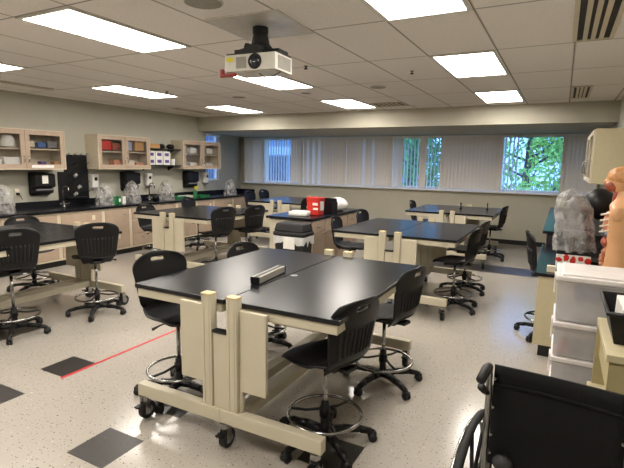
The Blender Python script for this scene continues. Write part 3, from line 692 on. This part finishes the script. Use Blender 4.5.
tag(MB().ell((0,0,.085),.2,.3,.12,18,jit=.07).build('white_sack', M['paper'], smooth=True, loc=(-3.45,7.4,.93)), 'white bulging plastic sack lying on the far part of the island', 'bag')

# ------------------------------------------------------------------ right wall
def right_cab():
    t = thing('wall_cabinet','cream wall cabinet at the right edge with its end panel towards us','cabinet',(.30,6.42,1.53))
    W, H = 1.7, .635
    m = MB(); m.box(0,.385,0,.02,0,H); m.box(0,.385,W-.02,W,0,H); m.box(0,.385,.02,W-.02,0,.02); m.box(0,.385,.02,W-.02,H-.02,H); m.box(.37,.385,.02,W-.02,.02,H-.02); m.build('carcass', M['tan'], t)
    MB().box(.03,.37,.02,W-.02,H*.5,H*.5+.018).build('shelf', M['woodlt'], t)
    for k in range(2):
        a = .012+(W-.024)*k/2; b = a+(W-.024)/2-.004; w = .06
        m = MB(); m.box(-.02,0,a,b,.012,w); m.box(-.02,0,a,b,H-w,H-.012); m.box(-.02,0,a,a+w,w,H-w); m.box(-.02,0,b-w,b,w,H-w)
        d = m.build('door', M['woodlt'], t); MB().box(-.012,-.008,a+w,b-w,w,H-w).build('pane', M['cglass'], d)
        MB().tube([(-.02,b-.04,.1),(-.05,b-.04,.12),(-.05,b-.04,.26),(-.02,b-.04,.28)], .007, 6).build('handle', M['chrome'], d, True)
right_cab()
for k in range(6):
    tub('specimen_jar','white jar behind the glass of the right wall cabinet, %s' % ('first of the lower shelf','second of the lower shelf','third of the lower shelf','first of the upper shelf','second of the upper shelf','third of the upper shelf')[k],'jar',.40,6.62+.4*(k%3),(1.55,1.866)[k//3],.06,.2,M['white'],'jars in the right wall cabinet')
t = thing('wall_desk','cream desk with black glossy top along the right wall','desk',(-.12,4.62,0))
MB().box(-.03,.80,-.02,1.82,.745,.775).build('desk_top', M['top'], t, bevel=.004)
MB().box(0,.79,0,.04,.10,.745).build('end_panel', M['tan'], t, bevel=.003)
MB().box(.05,.75,.005,.035,0,.10).build('end_foot', M['kick'], t)
MB().box(.02,.79,1.76,1.8,0,.745).build('end_panel', M['tan'], t); MB().box(.76,.79,.04,1.76,.3,.745).build('modesty_panel', M['tan'], t)
t = thing('side_counter','taller black counter with cabinets beyond the desk on the right wall','counter',(-.13,6.46,0))
MB().box(-.03,.81,-.02,3.9,.90,.935).build('counter_slab', M['top'], t, bevel=.004)
MB().box(.02,.80,0,.03,.1,.90).build('end_panel', M['blk2'], t)  # black sheet stands in for the shadowed knee space below the slab
m = MB(); m.box(.03,.80,.03,3.88,.1,.90); m.build('carcass', M['woodlt'], t)
for k in range(5): MB().box(.01,.03,.05+.765*k,.79+.765*k,.13,.88).build('door', M['wood'], t, bevel=.003)
MB().box(.06,.79,.03,3.88,0,.1).build('toe_kick', M['kick'], t)
MB().box(.79,.815,0,3.9,.935,1.045).build('backsplash', M['top'], t)
# bagged instrument on desk
t = thing('lab_instrument','grey and black instrument on a red and white base under a plastic bag','instrument',(.15,4.98,.775))
MB().box(-.14,.14,-.14,.14,0,.15).build('base', M['white'], t, bevel=.01)
m = MB()
for k in range(5): m.ell((-.115+.058*k,-.139,.10+.02*(k%2)), .027, .006, .022+.01*(k%3), 10, jit=.2)
m.build('red_patches', M['red'], t)
MB().box(-.14,.15,-.14,.14,.15,.185).build('tray', M['blk'], t)
MB().tube([(.08,.05,.1),(.1,.05,.35),(.06,.05,.55)], [.03,.03,.04], 10).build('arm', M['blk'], t, True)
MB().box(-.1,.1,-.06,.08,.30,.36).build('stage', M['grey'], t, bevel=.01)
MB().tube([(-.02,-.09,.1),(0,-.09,.34)], .007, 8).build('rod', M['blk'], t)
m = MB(); m.tube([(.06,.0,.55),(-.06,-.06,.63)], .05, 12); m.build('head', M['grey'], t, True)
o = crumple(.165, .16, .58, 11, -.06, .12).build('plastic_bag', M['bag'], smooth=True, loc=(.145, 4.98, .945)); tag(o, 'large crumpled clear plastic bag over the instrument on the desk', 'plastic bag')
t = thing('dark_scope','bulky black scope standing between the bag and the torso model','scope',(.385,5.28,.775))
MB().box(-.12,.1,-.12,.12,0,.05).build('base', M['blk'], t, bevel=.01); MB().tube([(.04,0,.04),(.06,0,.3),(.02,0,.5),(-.02,0,.58)], [.04,.035,.05,.06], 12).build('arm', M['blk'], t, True)
MB().ell((-.05,-.05,.60),.15,.12,.15,16).build('hood', M['blk'], t, True)
MB().box(-.1,.06,-.09,.09,.25,.30).build('stage', M['blk'], t)
tag(MB().box(-.035,.035,-.03,.03,0,.055).build('slide_box', M['bone'], bevel=.004, loc=(-.02,4.72,.775)), 'small tan box at the front corner of the black desk', 'box')

# anatomical torso (front looks along local -x)
t = thing('anatomical_torso','tan anatomical torso model with open front and red organs','anatomical model',(.475,4.80,.765), math.radians(-14))
secs = [(0,.0,.105,.17),(.04,.0,.125,.185),(.14,.0,.125,.185),(.26,.0,.115,.165),(.38,.0,.125,.175),(.50,.005,.135,.195),(.58,.01,.13,.215),(.635,.012,.11,.2),(.665,.015,.085,.14),(.69,.015,.065,.08),(.74,.01,.058,.06),(.78,.005,.06,.06)]
m = MB(); n = 28; vs = []; fs = []
for (z, cx, rx, ry) in secs:
    for k in range(n):
        a = 2*PI*k/n; c_, s_ = math.cos(a), math.sin(a); e = .85
        dx = rx*math.copysign(abs(c_)**e, c_); dy = ry*math.copysign(abs(s_)**e, s_)
        if dx < 0 and .06 < z < .6: dx *= .62 if abs(s_) < .75 else .85
        vs.append((cx+dx, dy, z))
for i in range(len(secs)-1):
    for k in range(n): fs.append((i*n+k, i*n+(k+1)%n, (i+1)*n+(k+1)%n, (i+1)*n+k))
fs.append(tuple(range(n))[::-1]); fs.append(tuple((len(secs)-1)*n+k for k in range(n)))
# head continues the same mesh
m.add(vs, fs); m.ell((-.02,0,.845),.125,.09,.115,20)
m.ell((-.138,0,.83),.022,.017,.03,10); m.ell((-.085,0,.785),.045,.045,.04,12); m.tube([(-.09,-.03,.81),(-.105,0,.812),(-.09,.03,.81)], .009, 8)
m.ell((.01,.08,.86),.022,.012,.035,10)
for s_ in (-1,1): m.ell((.0,s_*.195,.575),.06,.03,.065,12)
torso = m.build('torso_body', M['skin'], t, True, sub=1)
MB().ell((-.015,-.012,.875),.12,.086,.092,20,jit=.02).build('brain', M['brain'], t, True)
MB().ell((-.085,-.035,.80),.055,.05,.05,14,jit=.05).build('face_muscle', M['organ'], t, True)
MB().ell((.04,-.08,.80),.028,.018,.036,12).build('inner_ear', M['red'], t, True)
MB().tube([(-.04,-.03,.80),(-.055,-.02,.7),(-.06,-.01,.6)], .02, 10).build('throat', M['organ'], t, True)
for s_ in (-1,1): MB().ell((-.07,s_*.085,.48),.045,.07,.11,16,jit=.03).build('lung', M['organ2'], t, True)
MB().ell((-.105,.01,.45),.032,.05,.06,14,jit=.04).build('heart', M['organ'], t, True)
MB().ell((-.075,-.05,.32),.045,.11,.05,16,jit=.03).build('liver', M['organ'], t, True)
MB().ell((-.075,.08,.32),.045,.07,.05,14).build('stomach', M['organ2'], t, True)
m = MB(); P = []
for i in range(60): a = i/59; P.append((-.085-.012*math.sin(a*40), .10*math.sin(a*34), .06+.2*a))
m.tube(P, .022, 8); m.build('intestine', M['organ2'], t, True)
m = MB()
for i in range(4): z = .40+.05*i; m.tube([(-.05,-.165,z+.03),(-.10,-.13,z+.01),(-.135,-.07,z)], .009, 8)
m.build('rib', M['bone'], t, True); MB().tube([(-.11,-.1,.42),(-.12,-.06,.38),(-.06,-.15,.40)], .011, 8).build('vein', M['vein'], t, True)

# ------------------------------------------------------------------ storage bins
def sbin(x0, x1, y0, y1, z0, z1, label):
    t = thing('storage_bin', label, 'storage bin', ((x0+x1)/2, (y0+y1)/2, z0), 0, 'stacked clear storage bins'); w, d, h = (x1-x0)/2, (y1-y0)/2, z1-z0
    lid = .045; tp = .014; e = .006
    m = MB()
    def shell(w0_, d0, w1_, d1, za, zb_):
        c0 = [(-w0_,-d0,za),(w0_,-d0,za),(w0_,d0,za),(-w0_,d0,za)]; c1 = [(-w1_,-d1,zb_),(w1_,-d1,zb_),(w1_,d1,zb_),(-w1_,d1,zb_)]
        m.add(c0+c1, [(0,1,5,4),(1,2,6,5),(2,3,7,6),(3,0,4,7)])
    shell(w-tp, d-tp, w-.012, d-.012, .0, h-lid); m.add([(-w+tp,-d+tp,.0),(w-tp,-d+tp,.0),(w-tp,d-tp,.0),(-w+tp,d-tp,.0)], [(0,3,2,1)])
    m.build('bin_body', M['bin'], t, solid=.004)
    m = MB(); m.box(-w+.004,w-.004,-d+.004,d-.004,h-lid-.012,h-lid+.004); b = m.build('bin_rim', M['bin'], t, bevel=.004)
    m = MB(); m.box(-w,w,-d,d,h-lid+.004,h-.012); m.box(-w+.03,w-.03,-d+.03,d-.03,h-.012,h); m.build('bin_lid', M['binlid'], t, bevel=.006)
    for s_ in (-1, 1):
        for yy in (-.6, .6): pass
        MB().box(s_*w,s_*(w+.009),-d*.8,-d*.8+.09,h-lid-.08,h-.012).build('latch', M['binlid'], t, bevel=.004)
X0, X1, Y0, Y1 = .018, .62, 3.02, 3.45
zs = [0, .40, .615, .83, 1.105]
bl = ['clear storage bin at the bottom of the stack','clear storage bin second from the floor in the stack with dim contents','clear storage bin with a red item inside, third in the stack','clear storage bin on top of the stack with thick white lid']
for k in range(4): sbin(X0+.004*(3-k), X1, Y0, Y1, zs[k], zs[k+1], bl[k])
tag(MB().frus((-.035,.035,-.03,.03),0,(-.015,.02,-.02,.02),.10).build('red_bottle', M['red'], bevel=.01, loc=(.088,3.075,.622)), 'red item inside the third bin of the stack', 'container')
tag(MB().ell((0,0,.045),.05,.05,.045,14,jit=.05).build('blue_pouch', mat('navy','2c3b66',.6), smooth=True, loc=(.165,3.10,.622)), 'dark blue pouch beside the red item in the bin', 'pouch')
tag(MB().box(-.1,.1,-.07,.07,0,.1).build('blue_packet', M['blue'], loc=(.22,3.12,.95), bevel=.01), 'blue packet high inside the top storage bin', 'packet')
tag(MB().box(-.12,.12,-.1,.1,0,.15).build('grey_packet', M['paper'], loc=(.24,3.16,.834), bevel=.01), 'pale packet low inside the top storage bin', 'packet')

# ------------------------------------------------------------------ tan cart with basket
t = thing('utility_stand','tan open utility stand at the right edge in front of the bins','stand',(.238,2.36,0))
m = MB(); m.box(0,.44,0,.60,.865,.90); m.build('stand_top', M['tan'], t, bevel=.004)
MB().box(.015,.44,.02,.05,.52,.865).build('front_panel', M['tanside'], t); MB().box(.02,.05,.05,.58,.70,.865).build('side_panel', M['tanside'], t)
MB().box(-.02,.44,-.0,.58,.50,.53).build('shelf', M['tan'], t, bevel=.004)
MB().box(0,.44,.02,.05,.02,.50).build('front_panel', M['tan'], t); MB().box(0,.03,.05,.58,.02,.50).build('side_panel', M['tan'], t); MB().box(.41,.44,.05,.58,.02,.865).build('side_panel', M['tanside'], t); MB().box(0,.44,.56,.58,0.02,.865).build('back_panel', M['tanside'], t)
MB().box(.02,.42,.03,.56,0,.02).build('stand_foot', M['kick'], t)
t = thing('basket','black plastic basket of white cards on the tan stand','basket',(.41,2.70,.90))
m = MB()
def bs(w0_, d0, w1_, d1, za, zb_):
    c0 = [(-w0_,-d0,za),(w0_,-d0,za),(w0_,d0,za),(-w0_,d0,za)]; c1 = [(-w1_,-d1,zb_),(w1_,-d1,zb_),(w1_,d1,zb_),(-w1_,d1,zb_)]
    m.add(c0+c1, [(0,1,5,4),(1,2,6,5),(2,3,7,6),(3,0,4,7)])
bs(.13,.17,.165,.205,0,.15); m.add([(-.13,-.17,0),(.13,-.17,0),(.13,.17,0),(-.13,.17,0)], [(0,1,2,3)])
m.build('basket_body', M['blk'], t, solid=.006)
m = MB(); m.tube([(-.17,-.21,.15),(.17,-.21,.15),(.17,.21,.15),(-.17,.21,.15)], .011, 8, closed=True); m.build('basket_rim', M['blk'], t, True)
for i in range(6):
    for k in range(2):
        tag(MB().box(-.05,.05,-.02,.02,0,.12).build('card_pack', M['paper'], bevel=.002, loc=(.35+.115*k,2.565+.05*i,.95), rot=(.15,0,.05*(i%2))), 'white pack of cards in the black basket, %s column, row %s from the front' % (('left','right')[k], ('one','two','three','four','five','six')[i]), 'cards', 'white card packs in the basket')

# ------------------------------------------------------------------ wheelchair
t = thing('wheelchair','black wheelchair seen from behind in the foreground at the lower right','wheelchair',(.05,1.905,0), math.radians(-6.5))
def bk(u, v):
    a = u*2-1
    return (a*.228, .02*(1-a*a)+.006*math.sin(9*v)*(1-a*a), .50+.427*v - .006*(1-a*a)*v)
MB().grid(bk, 14, 10).build('backrest', M['fabric'], t, True, solid=.012)
MB().grid(lambda u, v: ((u*2-1)*.224, .02*(1-(u*2-1)**2)-.011, .845+.012*math.sin(PI*v)+.06*v*0), 14, 3).build('seam', M['fabric'], t, True, solid=.003)
for z in (.87,.75,.63,.55):
    for s_ in (-1,1): MB().tube([(s_*.222,-.012,z),(s_*.222,.0,z)], .006, 8).build('rivet', M['steel'], t)
for s_ in (-1, 1):
    x = s_*.243
    MB().tube([(x,.02,.30),(x,.01,.5),(x,.0,.80),(x,-.01,.89),(x,-.03,.925),(x,-.05,.93)], .0125, 10).build('back_post', M['steel'], t, True)
    MB().tube([(x,-.03,.925),(x,-.06,.928),(x,-.15,.915)], [.017,.02,.018], 12).build('push_handle', M['rubber'], t, True)
    MB().tube([(x+s_*.004,.0,.80),(x+s_*.012,-.03,.82),(x+s_*.012,-.08,.855)], [.012,.014,.016], 10).build('brake_lever', M['rubber'], t, True)
    MB().tube([(x,.02,.48),(x,.36,.48),(x,.385,.45),(x,.39,.24)], .0125, 10).build('side_frame', M['steel'], t, True)
    MB().tube([(x,.02,.30),(x,.385,.28)], .0125, 10).build('lower_frame', M['steel'], t, True)
    MB().tube([(x,.0,.70),(x,.08,.73),(x,.33,.73),(x,.36,.69),(x,.36,.48)], .0115, 10).build('arm_frame', M['steel'], t, True)
    MB().box(x-.025,x+.025,.06,.33,.735,.765).build('armrest', M['fabric'], t, bevel=.01)
    xw = s_*.296
    w = MB().ring((xw,.05,.33), .312, .017, 56, 10, axis='x').build('tyre', M['tread'], t, True)
    MB().ring((xw,.05,.33), .292, .009, 56, 8, axis='x').build('wheel_rim', M['steel'], w, True)
    MB().ring((xw+s_*.03,.05,.33), .280, .008, 56, 8, axis='x').build('hand_rim', M['chrome'], w, True)
    MB().tube([(xw-.02,.05,.33),(xw+.025,.05,.33)], .028, 14).build('wheel_hub', M['blk'], w, True)
    m = MB()
    for k in range(8): a = 2*PI*k/8+.2; m.tube([(xw,.05+.02*math.cos(a),.33+.02*math.sin(a)),(xw,.05+.285*math.cos(a),.33+.285*math.sin(a))], .009, 6)
    m.build('spokes', M['blk'], w, True)
    c = MB().ring((x,.34,.095), .075, .018, 24, 8, axis='x').build('front_caster', M['tread'], t, True)
    MB().tube([(x-.02,.34,.095),(x+.02,.34,.095)], .055, 14).build('caster_hub', M['grey'], c)
    MB().tube([(x,.34,.095),(x,.385,.25)], .014, 8).build('caster_fork', M['steel'], t)
MB().box(-.215,.215,.03,.385,.475,.50).build('seat', M['fabric'], t, bevel=.01)
MB().tube([(-.23,.2,.30),(.23,.24,.47)], .011, 8).build('cross_brace', M['steel'], t); MB().tube([(.23,.2,.30),(-.23,.16,.47)], .011, 8).build('cross_brace', M['steel'], t)
MB().ell((-.165,-.03,.535),.04,.03,.035,14).build('grey_knob', mat('dark_knob','2e2e30',.6), t, True)

# ------------------------------------------------------------------ outside
ZG = -3.6
tag(MB().box(-60,40,11.6,80,ZG-.2,ZG).build('lawn', M['grass']), 'dim green ground outside below the windows', 'ground', kind='structure')
t = thing('office_building','blue grey building with rows of windows seen through the open left blind','building',(-19,30,ZG))
MB().box(-9,9,0,8,0,9.5).build('facade_wall', M['facade'], t)
for f in range(3):
    MB().box(-9,9,-.06,0,1.0+3*f+1.9,1.0+3*f+2.5).build('facade_band', M['facelite'], t)
    for k in range(9): MB().box(-8.7+2*k,-7.1+2*k,-.05,0,1.0+3*f,1.0+3*f+1.8).build('window', M['faceglass'], t)
def tree(x, y, h, r, lm, label, seed):
    rnd = random.Random(seed); t = thing('tree', label, 'tree', (x, y, ZG), 0, 'trees outside the windows')
    m = MB(); m.tube([(0,0,0),(.1,0,h*.35),(0,.1,h*.6),(.1,0,h*.95)], [.2,.16,.11,.03], 10)
    tips = []
    for k in range(26):
        z = h*rnd.uniform(.35,.85); a = rnd.uniform(0, 2*PI); L = r*rnd.uniform(.5,1)*(1.15-.5*z/h)
        e = Vector((math.cos(a)*L, math.sin(a)*L, z+L*rnd.uniform(.2,.7))); mid = Vector((e.x*.5, e.y*.5, z+(e.z-z)*.35))
        m.tube([(0,0,z), mid, e], [.05,.035,.012], 6)
        tips += [e, mid.lerp(e, .5)]
    m.build('trunk', M['bark'], t, True)
    f = MB()
    for p in tips:
        for q in range(70):
            d = Vector((rnd.gauss(0,1), rnd.gauss(0,1), rnd.gauss(0,1)))*.36; c = p+d
            n1 = Vector((rnd.gauss(0,1), rnd.gauss(0,1), rnd.gauss(0,1))).normalized(); n2 = n1.orthogonal().normalized(); s_ = rnd.uniform(.045,.085)
            f.add([c-n1*s_*1.6, c+n2*s_*.7, c+n1*s_*1.6, c-n2*s_*.7], [(0,1,2,3)])
    f.build('foliage', lm, t)
tree(-1.1,17.5,8.2,1.9,M['leaf'],'light green tree outside the right open window',3)
tree(1.6,22.5,9.0,2.4,M['leaf2'],'darker green tree behind the light green one outside',4)
tree(-5.4,18.5,7.8,2.0,M['leaf2'],'green tree outside the half open blind',5)

# ------------------------------------------------------------------ light, world, camera
w = bpy.data.worlds.new('sky'); S.world = w; w.use_nodes = True
bg = w.node_tree.nodes['Background']; bg.inputs[0].default_value = (.17,.36,.88,1); bg.inputs[1].default_value = 3.9
F, yaw, pit, rol = 469.5314, .4849, -.1491, .0163
f = Vector((-math.sin(yaw)*math.cos(pit), math.cos(yaw)*math.cos(pit), math.sin(pit))); r = Vector((math.cos(yaw), math.sin(yaw), 0)); u = r.cross(f)
r2 = r*math.cos(rol)+u*math.sin(rol); u2 = -r*math.sin(rol)+u*math.cos(rol)
cam = bpy.data.cameras.new('camera'); co = bpy.data.objects.new('camera', cam); COL.objects.link(co)
mw = Matrix((r2, u2, -f)).transposed().to_4x4(); mw.translation = (0,0,1.714); co.matrix_world = mw
cam.sensor_width = 36; cam.lens = F*36/624; cam.clip_start = .02; S.camera = co
S.cycles.caustics_reflective = False; S.cycles.caustics_refractive = False; S.cycles.sample_clamp_indirect = 4
S.view_settings.view_transform = 'Standard'; S.view_settings.look = 'None'; S.view_settings.gamma = 1; S.view_settings.exposure = 0.3
try: S.view_settings.use_curve_mapping = False
except Exception: pass
